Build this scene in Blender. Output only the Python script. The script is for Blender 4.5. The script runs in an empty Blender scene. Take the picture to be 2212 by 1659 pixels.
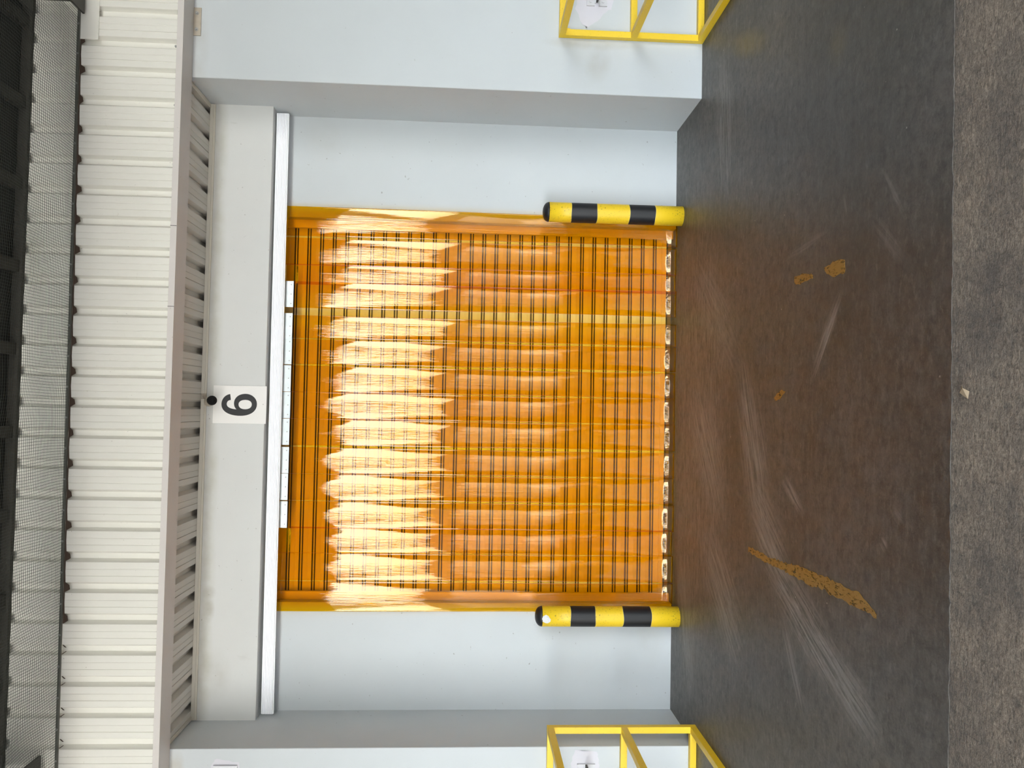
import bpy, bmesh, math, random
from mathutils import Vector, Matrix
random.seed(7)
S = bpy.context.scene
COL = S.collection

# ------------------------------------------------------------------ camera
# The photograph is turned a quarter: world "up" points to the left of the frame.
FPX, PW, PH = 1660.39, 2212.0, 1659.0
ROT = ((0.01901971, 0.99928091, -0.03280098),
       (-0.05383704, -0.03173572, -0.99804530),
       (-0.99836857, 0.02074844, 0.05319473))
CAM = Vector((0.0, 0.0, 1.5))
cam_data = bpy.data.cameras.new('camera')
cam_data.sensor_fit = 'HORIZONTAL'
cam_data.sensor_width = 36.0
cam_data.lens = FPX / PW * 36.0
cam_data.clip_start = 0.05
cam_data.clip_end = 500
cam = bpy.data.objects.new('camera', cam_data)
cam.matrix_world = Matrix.Translation(CAM) @ Matrix(ROT).to_4x4()
COL.objects.link(cam)
S.camera = cam

# ------------------------------------------------------------------ sky, sun, exposure
S.view_settings.view_transform = 'Standard'
S.view_settings.look = 'None'
S.view_settings.gamma = 1.0
S.view_settings.use_curve_mapping = False
S.view_settings.exposure = -0.04

world = bpy.data.worlds.new('sky')
S.world = world
world.use_nodes = True
wn = world.node_tree
wn.nodes.clear()
sky = wn.nodes.new('ShaderNodeTexSky')
sky.sky_type = 'NISHITA'
sky.sun_disc = False
sky.sun_elevation = math.radians(62)
sky.sun_rotation = math.radians(180)
sky.air_density = 1.2
sky.dust_density = 1.5
bg = wn.nodes.new('ShaderNodeBackground')
bg.inputs['Strength'].default_value = 2.6
wo = wn.nodes.new('ShaderNodeOutputWorld')
haze = wn.nodes.new('ShaderNodeHueSaturation')              # thin bright overcast
haze.inputs['Saturation'].default_value = 0.45
wn.links.new(sky.outputs[0], haze.inputs['Color'])
wn.links.new(haze.outputs[0], bg.inputs[0])
wn.links.new(bg.outputs[0], wo.inputs[0])

sun_data = bpy.data.lights.new('sun', 'SUN')
sun_data.energy = 36.0
sun_data.angle = math.radians(0.53)
sun_data.color = (1.0, 0.975, 0.94)
sun = bpy.data.objects.new('sun', sun_data)
_d = Vector((-0.50, -1.0, 0.385)).normalized()        # towards the sun, behind the camera
sun.rotation_euler = _d.to_track_quat('Z', 'Y').to_euler()
sun.location = _d * 30
COL.objects.link(sun)

S.cycles.max_bounces = 10
S.cycles.diffuse_bounces = 6
S.cycles.transparent_max_bounces = 24
S.cycles.sample_clamp_indirect = 12.0


# ------------------------------------------------------------------ pixel -> place
def ray(px, py):
    v = Vector(((px - PW / 2) / FPX, -(py - PH / 2) / FPX, -1.0))
    return Matrix(ROT) @ v


def on_y(px, py, Y):
    d = ray(px, py)
    return CAM + d * (Y / d.y)


def on_z(px, py, Z=0.0):
    d = ray(px, py)
    return CAM + d * ((Z - 1.5) / d.z)


# depths and heights of the building (metres)
YW, YP, YL, YC = 5.613, 5.000, 5.440, 4.836        # door wall, pier fronts, lintel front, cladding front
XR, XL = 2.098, -2.165                              # recess sides
ZS, ZLB, ZF, ZROOF = 3.362, 2.931, 3.338, 4.30      # soffit, lintel underside, flashing underside, canopy underside


# ------------------------------------------------------------------ materials
def new_mat(name):
    m = bpy.data.materials.new(name)
    m.use_nodes = True
    nt = m.node_tree
    nt.nodes.clear()
    out = nt.nodes.new('ShaderNodeOutputMaterial')
    return m, nt, out


def N(nt, typ, **kw):
    n = nt.nodes.new(typ)
    for k, v in kw.items():
        if k.startswith('i_'):
            n.inputs[k[2:].replace('_', ' ')].default_value = v
        else:
            setattr(n, k, v)
    return n


def L(nt, a, b):
    nt.links.new(a, b)


def ramp(nt, src, stops):
    r = nt.nodes.new('ShaderNodeValToRGB')
    el = r.color_ramp.elements
    while len(el) > 1:
        el.remove(el[-1])
    el[0].position = stops[0][0]
    el[0].color = c4(stops[0][1])
    for p, c in stops[1:]:
        e = el.new(p)
        e.color = c4(c)
    L(nt, src, r.inputs[0])
    return r.outputs[0]


def c4(c):
    if isinstance(c, (int, float)):
        return (c, c, c, 1)
    return (c[0], c[1], c[2], 1)


def coords(nt, scale=(1, 1, 1), rot=(0, 0, 0), loc=(0, 0, 0)):
    tc = nt.nodes.new('ShaderNodeTexCoord')
    mp = nt.nodes.new('ShaderNodeMapping')
    mp.inputs['Scale'].default_value = scale
    mp.inputs['Rotation'].default_value = rot
    mp.inputs['Location'].default_value = loc
    L(nt, tc.outputs['Object'], mp.inputs[0])
    return mp.outputs[0]


def noise(nt, vec, scale, detail=4, rough=0.55, dist=0.0):
    n = nt.nodes.new('ShaderNodeTexNoise')
    n.inputs['Scale'].default_value = scale
    n.inputs['Detail'].default_value = detail
    n.inputs['Roughness'].default_value = rough
    n.inputs['Distortion'].default_value = dist
    L(nt, vec, n.inputs['Vector'])
    return n.outputs['Fac']


def mix(nt, fac, a, b, mode='MIX'):
    m = nt.nodes.new('ShaderNodeMix')
    m.data_type = 'RGBA'
    m.blend_type = mode
    for sock, v in ((m.inputs[0], fac), (m.inputs[6], a), (m.inputs[7], b)):
        if hasattr(v, 'links'):
            L(nt, v, sock)
        elif sock is m.inputs[0]:
            sock.default_value = v
        else:
            sock.default_value = c4(v)
    return m.outputs[2]


def math_n(nt, op, a, b=None, clamp=False):
    m = nt.nodes.new('ShaderNodeMath')
    m.operation = op
    m.use_clamp = clamp
    for i, v in enumerate((a, b)):
        if v is None:
            continue
        if hasattr(v, 'links'):
            L(nt, v, m.inputs[i])
        else:
            m.inputs[i].default_value = v
    return m.outputs[0]


def principled(nt, out, col, rough=0.5, metal=0.0, spec=0.5, bump=None, bump_s=0.1, bump_d=0.01):
    p = nt.nodes.new('ShaderNodeBsdfPrincipled')
    for key, v in (('Base Color', col), ('Roughness', rough), ('Metallic', metal), ('Specular IOR Level', spec)):
        if hasattr(v, 'links'):
            L(nt, v, p.inputs[key])
        elif key == 'Base Color':
            p.inputs[key].default_value = c4(v)
        else:
            p.inputs[key].default_value = v
    if bump is not None:
        b = nt.nodes.new('ShaderNodeBump')
        b.inputs['Strength'].default_value = bump_s
        b.inputs['Distance'].default_value = bump_d
        L(nt, bump, b.inputs['Height'])
        L(nt, b.outputs[0], p.inputs['Normal'])
    L(nt, p.outputs[0], out.inputs[0])
    return p


def ellipse_mask(nt, cx, cz, ax, az, ang, plane='XY', soft=1.0):
    """soft elliptical patch in object space (a stain, a scuff or painted-in gloss, with its own outline)"""
    tc = nt.nodes.new('ShaderNodeTexCoord')
    mp = nt.nodes.new('ShaderNodeMapping')
    mp.vector_type = 'TEXTURE'
    if plane == 'XY':
        mp.inputs['Location'].default_value = (cx, cz, 0)
        mp.inputs['Rotation'].default_value = (0, 0, ang)
        mp.inputs['Scale'].default_value = (ax, az, 1000)
    else:
        mp.inputs['Location'].default_value = (cx, 0, cz)
        mp.inputs['Rotation'].default_value = (0, ang, 0)
        mp.inputs['Scale'].default_value = (ax, 1000, az)
    L(nt, tc.outputs['Object'], mp.inputs[0])
    ln = nt.nodes.new('ShaderNodeVectorMath')
    ln.operation = 'LENGTH'
    L(nt, mp.outputs[0], ln.inputs[0])
    return math_n(nt, 'MULTIPLY', math_n(nt, 'SUBTRACT', 1.0, ln.outputs['Value'], True), soft, True)


def plain(name, col, rough=0.5, metal=0.0, spec=0.5, var=0.08, scale=30, bump=0.0):
    m, nt, out = new_mat(name)
    v = coords(nt)
    f = noise(nt, v, scale)
    a = tuple(max(0, c * (1 - var)) for c in col)
    b = tuple(min(1, c * (1 + var)) for c in col)
    principled(nt, out, mix(nt, f, a, b), rough, metal, spec, f if bump else None, bump, 0.002)
    return m


def mat_wall(name, col, grime=0.35, smudges=()):
    m, nt, out = new_mat(name)
    v = coords(nt)
    big = noise(nt, v, 1.1, 5, 0.6)
    base = mix(nt, ramp(nt, big, [(0.3, 0), (0.75, 1)]), col, tuple(c * 0.93 for c in col))
    spots = ramp(nt, noise(nt, v, 42, 2, 0.5), [(0.73, 0), (0.79, 1)])
    base = mix(nt, math_n(nt, 'MULTIPLY', spots, 0.65), base, (0.20, 0.19, 0.17))
    vs = coords(nt, (1, 1, 0.25), (0, 0.5, 0))
    scr = ramp(nt, noise(nt, vs, 13, 4, 0.7), [(0.66, 0), (0.74, 1)])
    zone = ramp(nt, noise(nt, v, 2.1, 2), [(0.5, 0), (0.72, 1)])
    base = mix(nt, math_n(nt, 'MULTIPLY', math_n(nt, 'MULTIPLY', scr, zone), grime), base, (0.33, 0.32, 0.29))
    for (cx, cz, ax, az, ang, amt, c) in smudges:
        e = ellipse_mask(nt, cx, cz, ax, az, ang, 'XZ', 1.6)
        e = math_n(nt, 'MULTIPLY', e, ramp(nt, noise(nt, v, 9, 4), [(0.25, 0.2), (0.7, 1)]))
        base = mix(nt, math_n(nt, 'MULTIPLY', e, amt), base, c)
    fine = noise(nt, v, 130, 3)
    principled(nt, out, base, 0.55, 0, 0.35, fine, 0.08, 0.002)
    return m


WALLC = (0.565, 0.596, 0.615)
dirt = (0.36, 0.34, 0.29)
M_WALL = mat_wall('painted_wall', WALLC, 0.35,
                  [(2.44, 0.75, 0.05, 0.35, 0.0, 0.5, dirt), (2.30, 0.70, 0.14, 0.10, 0.2, 0.35, dirt),
                   (2.30, 3.30, 0.35, 0.07, 0.0, 0.3, dirt), (-2.28, 3.30, 0.12, 0.06, 0.0, 0.5, (0.42, 0.36, 0.27)),
                   (1.95, 2.6, 0.2, 0.2, 0, 0.15, dirt), (-1.6, 0.15, 0.3, 0.12, 0, 0.2, dirt)])
M_LINTEL = mat_wall('lightened_lintel_paint', (0.635, 0.64, 0.63), 0.4,  # same paint as the walls, lightened in colour to stand in for light
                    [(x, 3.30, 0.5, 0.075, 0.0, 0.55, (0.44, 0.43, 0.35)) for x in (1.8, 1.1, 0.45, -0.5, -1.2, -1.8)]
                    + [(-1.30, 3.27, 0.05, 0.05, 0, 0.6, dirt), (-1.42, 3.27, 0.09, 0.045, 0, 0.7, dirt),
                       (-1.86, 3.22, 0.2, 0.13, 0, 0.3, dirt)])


def mat_floor():
    m, nt, out = new_mat('coated_floor')
    v = coords(nt)
    vx = coords(nt, (0.45, 2.6, 1))
    vd = coords(nt, (1.6, 0.5, 1), (0, 0, 0.5))
    big = noise(nt, v, 1.3, 6, 0.62)
    c = mix(nt, ramp(nt, big, [(0.28, 0), (0.75, 1)]), (0.052, 0.045, 0.039), (0.175, 0.152, 0.133))
    streak = noise(nt, vx, 9, 6, 0.68, 0.6)
    c = mix(nt, ramp(nt, streak, [(0.47, 0), (0.80, 0.55)]), c, (0.26, 0.24, 0.22))
    fine = noise(nt, v, 70, 5, 0.7)
    c = mix(nt, ramp(nt, fine, [(0.3, 0.0), (0.75, 0.5)]), c, (0.036, 0.031, 0.027))
    mott = noise(nt, v, 17, 6, 0.75)
    c = mix(nt, ramp(nt, mott, [(0.44, 0.0), (0.64, 0.8)]), c, (0.036, 0.031, 0.027))
    c = mix(nt, ramp(nt, noise(nt, coords(nt, (0.7, 1.5, 1), (0, 0, 0.2)), 24, 6, 0.75), [(0.52, 0.0), (0.70, 0.6)]), c, (0.22, 0.20, 0.18))
    dust = ramp(nt, noise(nt, vd, 7, 6, 0.72, 1.2), [(0.44, 0), (0.75, 1)])
    # (x, y, half length, half width, angle, amount): scuffs and wiped dust where the photo shows them
    def px(ax, ay, bx, by, w, amt):
        a, b = on_z(ax, ay), on_z(bx, by)
        mid = (a + b) / 2
        d = b - a
        return (mid.x, mid.y, d.length / 2 * 1.15, w, math.atan2(d.y, d.x), amt)
    scuffs = [px(1815, 635, 1755, 815, 0.045, 0.9), px(1905, 365, 1955, 470, 0.018, 0.4), px(1880, 470, 1950, 560, 0.05, 0.25),
              px(1822, 420, 1830, 470, 0.012, 0.4), px(1495, 830, 1560, 1130, 0.30, 0.55), px(1600, 780, 1650, 1150, 0.22, 0.5),
              px(1520, 1150, 1600, 1420, 0.28, 0.45), px(1650, 1190, 1860, 1560, 0.16, 0.6), px(1690, 1330, 1740, 1560, 0.06, 0.5),
              px(1620, 1060, 1700, 1250, 0.20, 0.45), px(1690, 1030, 1735, 1110, 0.05, 0.5), px(1475, 1200, 1490, 1500, 0.25, 0.4),
              px(1500, 560, 1600, 800, 0.25, 0.3), px(1560, 120, 1570, 420, 0.20, 0.35), px(1800, 1440, 1900, 1600, 0.12, 0.5),
              px(1900, 1165, 1915, 1190, 0.03, 0.6), px(1930, 1100, 1950, 1130, 0.03, 0.4), px(1700, 560, 1790, 500, 0.03, 0.3)]
    for (cx, cy, a, b, ang, amt) in scuffs:
        e = ellipse_mask(nt, cx, cy, a, b, ang, 'XY', 1.5)
        lines = nt.nodes.new('ShaderNodeTexNoise')
        lines.inputs['Scale'].default_value = 1.0
        lines.inputs['Detail'].default_value = 5
        lines.inputs['Roughness'].default_value = 0.7
        lines.inputs['Distortion'].default_value = 0.5
        tc = nt.nodes.new('ShaderNodeTexCoord')
        r = nt.nodes.new('ShaderNodeMapping')
        r.vector_type = 'TEXTURE'
        r.inputs['Rotation'].default_value = (0, 0, ang)
        r.inputs['Scale'].default_value = (0.35, 0.022, 1)
        L(nt, tc.outputs['Object'], r.inputs[0])
        L(nt, r.outputs[0], lines.inputs['Vector'])
        e = math_n(nt, 'MULTIPLY', e, ramp(nt, lines.outputs['Fac'], [(0.40, 0.0), (0.64, 1)]))
        c = mix(nt, math_n(nt, 'MULTIPLY', e, min(1.0, amt * 1.35)), c, (0.43, 0.39, 0.36))
    c = mix(nt, math_n(nt, 'MULTIPLY', dust, 0.30), c, (0.15, 0.13, 0.115))
    vq = coords(nt, (0.5, 3.2, 1), (0, 0, 0.12))
    sw = math_n(nt, 'MULTIPLY', ellipse_mask(nt, 0.0, 5.0, 1.7, 0.75, 0, 'XY', 1.8), ramp(nt, noise(nt, vq, 12, 6, 0.75, 1.5), [(0.42, 0), (0.66, 1)]))
    c = mix(nt, math_n(nt, 'MULTIPLY', sw, 0.75), c, (0.34, 0.28, 0.25))
    # darker ellipse: the weaker gloss at this angle, put into the colour
    dk = ellipse_mask(nt, 1.35, 3.0, 1.3, 0.75, 0.1, 'XY', 1.6)
    c = mix(nt, math_n(nt, 'MULTIPLY', dk, 0.45), c, (0.040, 0.035, 0.031))
    # faint yellow ellipses in front of the guard frame and a bollard
    for (ax, ay, bx, by, w, amt) in ((1580, 100, 1660, 88, 0.09, 0.35), (1790, 95, 1830, 95, 0.10, 0.12), (1470, 440, 1640, 470, 0.12, 0.10)):
        q = px(ax, ay, bx, by, w, amt)
        e = ellipse_mask(nt, q[0], q[1], q[2], q[3], q[4], 'XY', 1.4)
        c = mix(nt, math_n(nt, 'MULTIPLY', math_n(nt, 'MULTIPLY', e, streak), amt * 2), c, (0.30, 0.21, 0.03))
    fl = nt.nodes.new('ShaderNodeTexVoronoi')
    fl.inputs['Scale'].default_value = 6.5
    L(nt, v, fl.inputs['Vector'])
    fleck = ramp(nt, fl.outputs['Distance'], [(0.018, 1), (0.03, 0)])
    c = mix(nt, math_n(nt, 'MULTIPLY', fleck, 0.7), c, (0.5, 0.47, 0.40))
    rough = ramp(nt, streak, [(0.3, 0.36), (0.75, 0.56)])
    principled(nt, out, c, rough, 0, 0.5, math_n(nt, 'ADD', fine, mott), 0.28, 0.004)
    return m


def mat_apron():
    m, nt, out = new_mat('rough_concrete')
    v = coords(nt)
    vr = coords(nt, (1.0, 2.2, 1), (0, 0, 0.3))
    rip = noise(nt, vr, 38, 5, 0.7, 0.8)
    big = noise(nt, v, 2.6, 6, 0.68)
    med = noise(nt, v, 11, 5, 0.7)
    c = mix(nt, ramp(nt, rip, [(0.32, 0), (0.68, 1)]), (0.20, 0.17, 0.142), (0.60, 0.49, 0.385))
    c = mix(nt, ramp(nt, math_n(nt, 'ADD', math_n(nt, 'MULTIPLY', big, 0.65), math_n(nt, 'MULTIPLY', med, 0.35)), [(0.44, 0), (0.62, 0.85)]), c, (0.18, 0.16, 0.145))
    vt = coords(nt, (2.4, 0.6, 1), (0, 0, -0.35))
    c = mix(nt, ramp(nt, noise(nt, vt, 16, 5, 0.75), [(0.56, 0), (0.72, 0.6)]), c, (0.085, 0.078, 0.074))
    grit = noise(nt, v, 180, 3, 0.7)
    c = mix(nt, ramp(nt, grit, [(0.35, 0.45), (0.6, 0)]), c, (0.05, 0.044, 0.04))
    h = math_n(nt, 'ADD', rip, math_n(nt, 'MULTIPLY', grit, 0.4))
    principled(nt, out, c, 0.85, 0, 0.3, h, 0.5, 0.01)
    return m


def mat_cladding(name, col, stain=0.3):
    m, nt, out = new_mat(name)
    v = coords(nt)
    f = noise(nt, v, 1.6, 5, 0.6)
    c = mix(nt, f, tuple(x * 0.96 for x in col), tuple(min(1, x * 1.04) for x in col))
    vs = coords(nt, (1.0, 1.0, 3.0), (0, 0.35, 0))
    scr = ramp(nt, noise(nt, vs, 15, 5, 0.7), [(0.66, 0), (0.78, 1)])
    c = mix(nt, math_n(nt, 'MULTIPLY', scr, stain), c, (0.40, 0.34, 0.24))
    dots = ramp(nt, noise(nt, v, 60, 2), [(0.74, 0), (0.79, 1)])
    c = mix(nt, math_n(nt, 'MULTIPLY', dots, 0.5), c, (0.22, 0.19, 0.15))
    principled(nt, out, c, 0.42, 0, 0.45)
    return m


def mat_pvc():
    """clear amber PVC: tinted see-through body under a glossy skin, with the ripples of extrusion"""
    m, nt, out = new_mat('amber_pvc')
    tr = nt.nodes.new('ShaderNodeBsdfTransparent')
    v = coords(nt)
    f = noise(nt, v, 0.9, 2)
    tint = mix(nt, f, (0.97, 0.735, 0.045), (0.975, 0.762, 0.06))
    L(nt, tint, tr.inputs[0])
    gl = nt.nodes.new('ShaderNodeBsdfGlossy')
    gl.inputs['Roughness'].default_value = 0.02
    geo = nt.nodes.new('ShaderNodeNewGeometry')
    vs = coords(nt, (1, 1, 0.012))
    rip = noise(nt, vs, 105, 2, 0.6)
    sx = nt.nodes.new('ShaderNodeSeparateXYZ')
    L(nt, coords(nt), sx.inputs[0])
    mid = math_n(nt, 'SUBTRACT', 1.0, math_n(nt, 'MULTIPLY', math_n(nt, 'ABSOLUTE', math_n(nt, 'ADD', sx.outputs[0], 0.012)), 15.0), True)
    amp = math_n(nt, 'ADD', math_n(nt, 'MULTIPLY', mid, 0.75), 0.12)
    vz = coords(nt, (1, 1, 0.35))
    wob = noise(nt, vz, 3.0, 2)
    h = math_n(nt, 'ADD', math_n(nt, 'MULTIPLY', rip, amp), wob)
    b = nt.nodes.new('ShaderNodeBump')
    b.inputs['Strength'].default_value = 1.0
    b.inputs['Distance'].default_value = 0.004
    L(nt, h, b.inputs['Height'])
    L(nt, b.outputs[0], gl.inputs['Normal'])
    dp = nt.nodes.new('ShaderNodeVectorMath')
    dp.operation = 'DOT_PRODUCT'
    L(nt, b.outputs[0], dp.inputs[0])
    L(nt, geo.outputs['Incoming'], dp.inputs[1])
    k = math_n(nt, 'SUBTRACT', 1.0, math_n(nt, 'ABSOLUTE', dp.outputs['Value']), True)
    k = math_n(nt, 'POWER', k, 5.0)
    fr = math_n(nt, 'ADD', math_n(nt, 'MULTIPLY', k, 0.955), 0.045, True)
    ms = nt.nodes.new('ShaderNodeMixShader')
    L(nt, fr, ms.inputs[0])
    L(nt, tr.outputs[0], ms.inputs[1])
    L(nt, gl.outputs[0], ms.inputs[2])
    L(nt, ms.outputs[0], out.inputs[0])
    return m


def mat_yellow(name, worn=0.6):
    m, nt, out = new_mat(name)
    v = coords(nt)
    f = noise(nt, v, 5, 4)
    c = mix(nt, f, (0.84, 0.555, 0.016), (0.88, 0.61, 0.025))
    chips = ramp(nt, noise(nt, v, 95, 3, 0.6), [(0.62, 0), (0.67, 1)])
    zone = ramp(nt, noise(nt, v, 6, 2), [(0.35, 0.1), (0.7, 1)])
    c = mix(nt, math_n(nt, 'MULTIPLY', math_n(nt, 'MULTIPLY', chips, zone), worn), c, (0.09, 0.06, 0.03))
    principled(nt, out, c, 0.42, 0, 0.5, noise(nt, v, 160, 2), 0.12, 0.002)
    return m


def mat_worn_paint():
    m, nt, out = new_mat('worn_yellow_floor_paint')
    v = coords(nt)
    c = mix(nt, noise(nt, v, 14, 4), (0.33, 0.165, 0.022), (0.43, 0.24, 0.05))
    p = nt.nodes.new('ShaderNodeBsdfPrincipled')
    L(nt, c, p.inputs['Base Color'])
    p.inputs['Roughness'].default_value = 0.5
    t = nt.nodes.new('ShaderNodeBsdfTransparent')
    vs = coords(nt, (3.0, 1, 1))
    holes = ramp(nt, noise(nt, vs, 22, 5, 0.75), [(0.36, 0), (0.48, 1)])
    ms = nt.nodes.new('ShaderNodeMixShader')
    L(nt, math_n(nt, 'ADD', math_n(nt, 'MULTIPLY', holes, 0.85), 0.1, True), ms.inputs[0])
    L(nt, t.outputs[0], ms.inputs[1])
    L(nt, p.outputs[0], ms.inputs[2])
    L(nt, ms.outputs[0], out.inputs[0])
    return m


M_FLOOR = mat_floor()
M_APRON = mat_apron()
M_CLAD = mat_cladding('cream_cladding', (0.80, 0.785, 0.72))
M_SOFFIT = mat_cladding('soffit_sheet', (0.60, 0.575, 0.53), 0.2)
M_FLASH = mat_cladding('beige_flashing', (0.66, 0.62, 0.59), 0.2)
M_TRIM = mat_cladding('cream_trim', (0.66, 0.62, 0.53), 0.5)
M_PVC = mat_pvc()
M_PVC_EDGE = plain('amber_pvc_cut_edge', (0.62, 0.10, 0.015), 0.35)
M_SHUT = plain('shutter_steel', (0.74, 0.65, 0.42), 0.45, 0, 0.5, 0.05, 8)
M_SHUT_GAP = plain('shutter_groove', (0.06, 0.05, 0.045), 0.6)
M_RUBBER = plain('black_rubber', (0.012, 0.012, 0.012), 0.55)
M_YEL = mat_yellow('yellow_paint', 0.95)
M_YELRAIL = mat_yellow('yellow_rail_paint', 0.4)
M_BLACK = plain('black_paint', (0.009, 0.009, 0.011), 0.48, 0, 0.5, 0.15, 60)
M_WHITE = plain('white_ribbed_pvc', (0.93, 0.94, 0.98), 0.35, 0, 0.5, 0.02)
M_SIGN = plain('white_sign_board', (0.80, 0.785, 0.765), 0.4, 0, 0.5, 0.015, 3)
M_GALV = plain('galvanised_steel', (0.60, 0.65, 0.66), 0.38, 0.55, 0.5, 0.22, 14)
M_DARKSTEEL = plain('dark_steel', (0.055, 0.053, 0.047), 0.5, 0.3, 0.5, 0.2, 12)
M_BARSTEEL = plain('grey_angle_bar', (0.13, 0.13, 0.115), 0.5, 0.2)
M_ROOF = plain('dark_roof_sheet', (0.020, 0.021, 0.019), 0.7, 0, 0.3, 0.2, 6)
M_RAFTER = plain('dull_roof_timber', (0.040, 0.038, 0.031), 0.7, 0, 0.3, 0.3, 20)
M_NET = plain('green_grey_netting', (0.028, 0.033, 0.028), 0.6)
M_BROWN = plain('brown_foam_closure', (0.062, 0.040, 0.028), 0.9)
M_CONC = plain('pale_yard_concrete', (0.13, 0.13, 0.128), 0.9, 0, 0.2, 0.2, 2)
M_REFLECTOR = plain('added_reflector_white', (0.74, 0.74, 0.73), 0.9, 0, 0.2, 0.05, 2)  # for the added bright slab out of view
M_ASPH = plain('yard_asphalt', (0.10, 0.10, 0.10), 0.95, 0, 0.2, 0.2, 3)
M_BLOCKER = plain('added_blocker_grey', (0.20, 0.20, 0.20), 0.8, 0, 0.2, 0.1, 2)  # grey of the added unseen light blockers
M_BEIGE = plain('beige_housing', (0.42, 0.37, 0.30), 0.55, 0, 0.4, 0.15, 30)
M_LENS = plain('black_lens', (0.006, 0.006, 0.007), 0.18)
M_PATCH = plain('lilac_white_touch_up_paint', (0.625, 0.61, 0.66), 0.5, 0, 0.4, 0.03, 12)
M_PLATE = plain('painted_steel_plate', (0.60, 0.60, 0.63), 0.45, 0.1, 0.5, 0.08, 20)
M_LEAF = plain('dry_leaf_brown', (0.42, 0.32, 0.21), 0.8)
M_PAPER = plain('white_paper', (0.70, 0.70, 0.70), 0.6, 0, 0.3, 0.02)
M_INK = plain('grey_ink', (0.16, 0.16, 0.18), 0.6)
M_WORN = mat_worn_paint()
M_BOTTOM_STRIP = plain('brown_bottom_strip', (0.16, 0.12, 0.09), 0.6)
M_SCREW = plain('zinc_screw', (0.36, 0.36, 0.35), 0.4, 0.7)


# ------------------------------------------------------------------ mesh helpers
def obj(name, bm, mats, parent=None, smooth=False):
    bmesh.ops.recalc_face_normals(bm, faces=bm.faces[:])
    me = bpy.data.meshes.new(name)
    bm.to_mesh(me)
    bm.free()
    for m in (mats if isinstance(mats, (list, tuple)) else [mats]):
        me.materials.append(m)
    if smooth:
        for p in me.polygons:
            p.use_smooth = True
    o = bpy.data.objects.new(name, me)
    COL.objects.link(o)
    if parent is not None:
        o.parent = parent
    return o


def thing(name, label, cat, loc=(0, 0, 0), group=None):
    o = bpy.data.objects.new(name, None)
    o.empty_display_size = 0.1
    COL.objects.link(o)
    o.location = loc
    tag(o, label, cat, group)
    return o


def tag(o, label, cat, group=None):
    o['label'] = label
    o['category'] = cat
    if group:
        o['group'] = group
    return o


def struct(o):
    o['kind'] = 'structure'
    return o


def box(bm, x0, x1, y0, y1, z0, z1, mi=0, bevel=0.0):
    v = [bm.verts.new((x, y, z)) for x in (x0, x1) for y in (y0, y1) for z in (z0, z1)]
    fs = []
    for q in ((0, 1, 3, 2), (4, 6, 7, 5), (0, 4, 5, 1), (2, 3, 7, 6), (0, 2, 6, 4), (1, 5, 7, 3)):
        f = bm.faces.new([v[i] for i in q])
        f.material_index = mi
        fs.append(f)
    if bevel > 0:
        es = set(e for f in fs for e in f.edges)
        r = bmesh.ops.bevel(bm, geom=list(es), offset=bevel, segments=2, profile=0.7, affect='EDGES')
        for f in r['faces']:
            f.material_index = mi
    return v


def boxobj(name, x0, x1, y0, y1, z0, z1, mat, parent=None, bevel=0.0, off=(0, 0, 0)):
    bm = bmesh.new()
    box(bm, x0 - off[0], x1 - off[0], y0 - off[1], y1 - off[1], z0 - off[2], z1 - off[2], 0, bevel)
    return obj(name, bm, mat, parent)


def extrude_profile(bm, pts, a, b, axis, mi=0):
    """closed profile pts (2D) swept from a to b along axis ('X','Y','Z')"""
    def P(p, t):
        return {'X': (t, p[0], p[1]), 'Y': (p[0], t, p[1]), 'Z': (p[0], p[1], t)}[axis]
    v0 = [bm.verts.new(P(p, a)) for p in pts]
    v1 = [bm.verts.new(P(p, b)) for p in pts]
    n = len(pts)
    for i in range(n):
        f = bm.faces.new((v0[i], v0[(i + 1) % n], v1[(i + 1) % n], v1[i]))
        f.material_index = mi
    for vs in (v0, v1[::-1]):
        f = bm.faces.new(vs)
        f.material_index = mi


def cyl(bm, c, r, h, axis='Z', seg=24, mi=0, r2=None):
    r2 = r if r2 is None else r2
    rot = {'Z': Matrix(), 'Y': Matrix.Rotation(-math.pi / 2, 4, 'X'), 'X': Matrix.Rotation(math.pi / 2, 4, 'Y')}[axis]
    k = bmesh.ops.create_cone(bm, cap_ends=True, segments=seg, radius1=r, radius2=r2, depth=h,
                              matrix=Matrix.Translation(c) @ rot)
    for f in set(f for v in k['verts'] for f in v.link_faces):
        f.material_index = mi


def poly_plate(bm, pts3, thick_vec):
    """flat polygon (3D points) given a real thickness"""
    a = [bm.verts.new(p) for p in pts3]
    b = [bm.verts.new(Vector(p) + Vector(thick_vec)) for p in pts3]
    n = len(a)
    bm.faces.new(a)
    bm.faces.new(b[::-1])
    for i in range(n):
        bm.faces.new((a[i], a[(i + 1) % n], b[(i + 1) % n], b[i]))


# ------------------------------------------------------------------ floor and yard
def rough_edge(x0, x1, step, amp):
    pts, x = [], x0
    while x < x1:
        y = 2.328 - 0.0121 * x + random.uniform(-amp, amp)
        pts.append((x, y))
        x += step * random.uniform(0.5, 1.5)
    pts.append((x1, 2.328 - 0.0121 * x1))
    return pts


edge = rough_edge(-12.0, 9.0, 0.03, 0.004)
bm = bmesh.new()
prof = edge + [(9.0, 7.0), (-12.0, 7.0)]
extrude_profile(bm, prof, -0.12, 0.0, 'Z')
floor = struct(obj('floor', bm, M_FLOOR))
floor['label'] = 'dark coated loading bay floor in front of the strip curtain'

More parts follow.
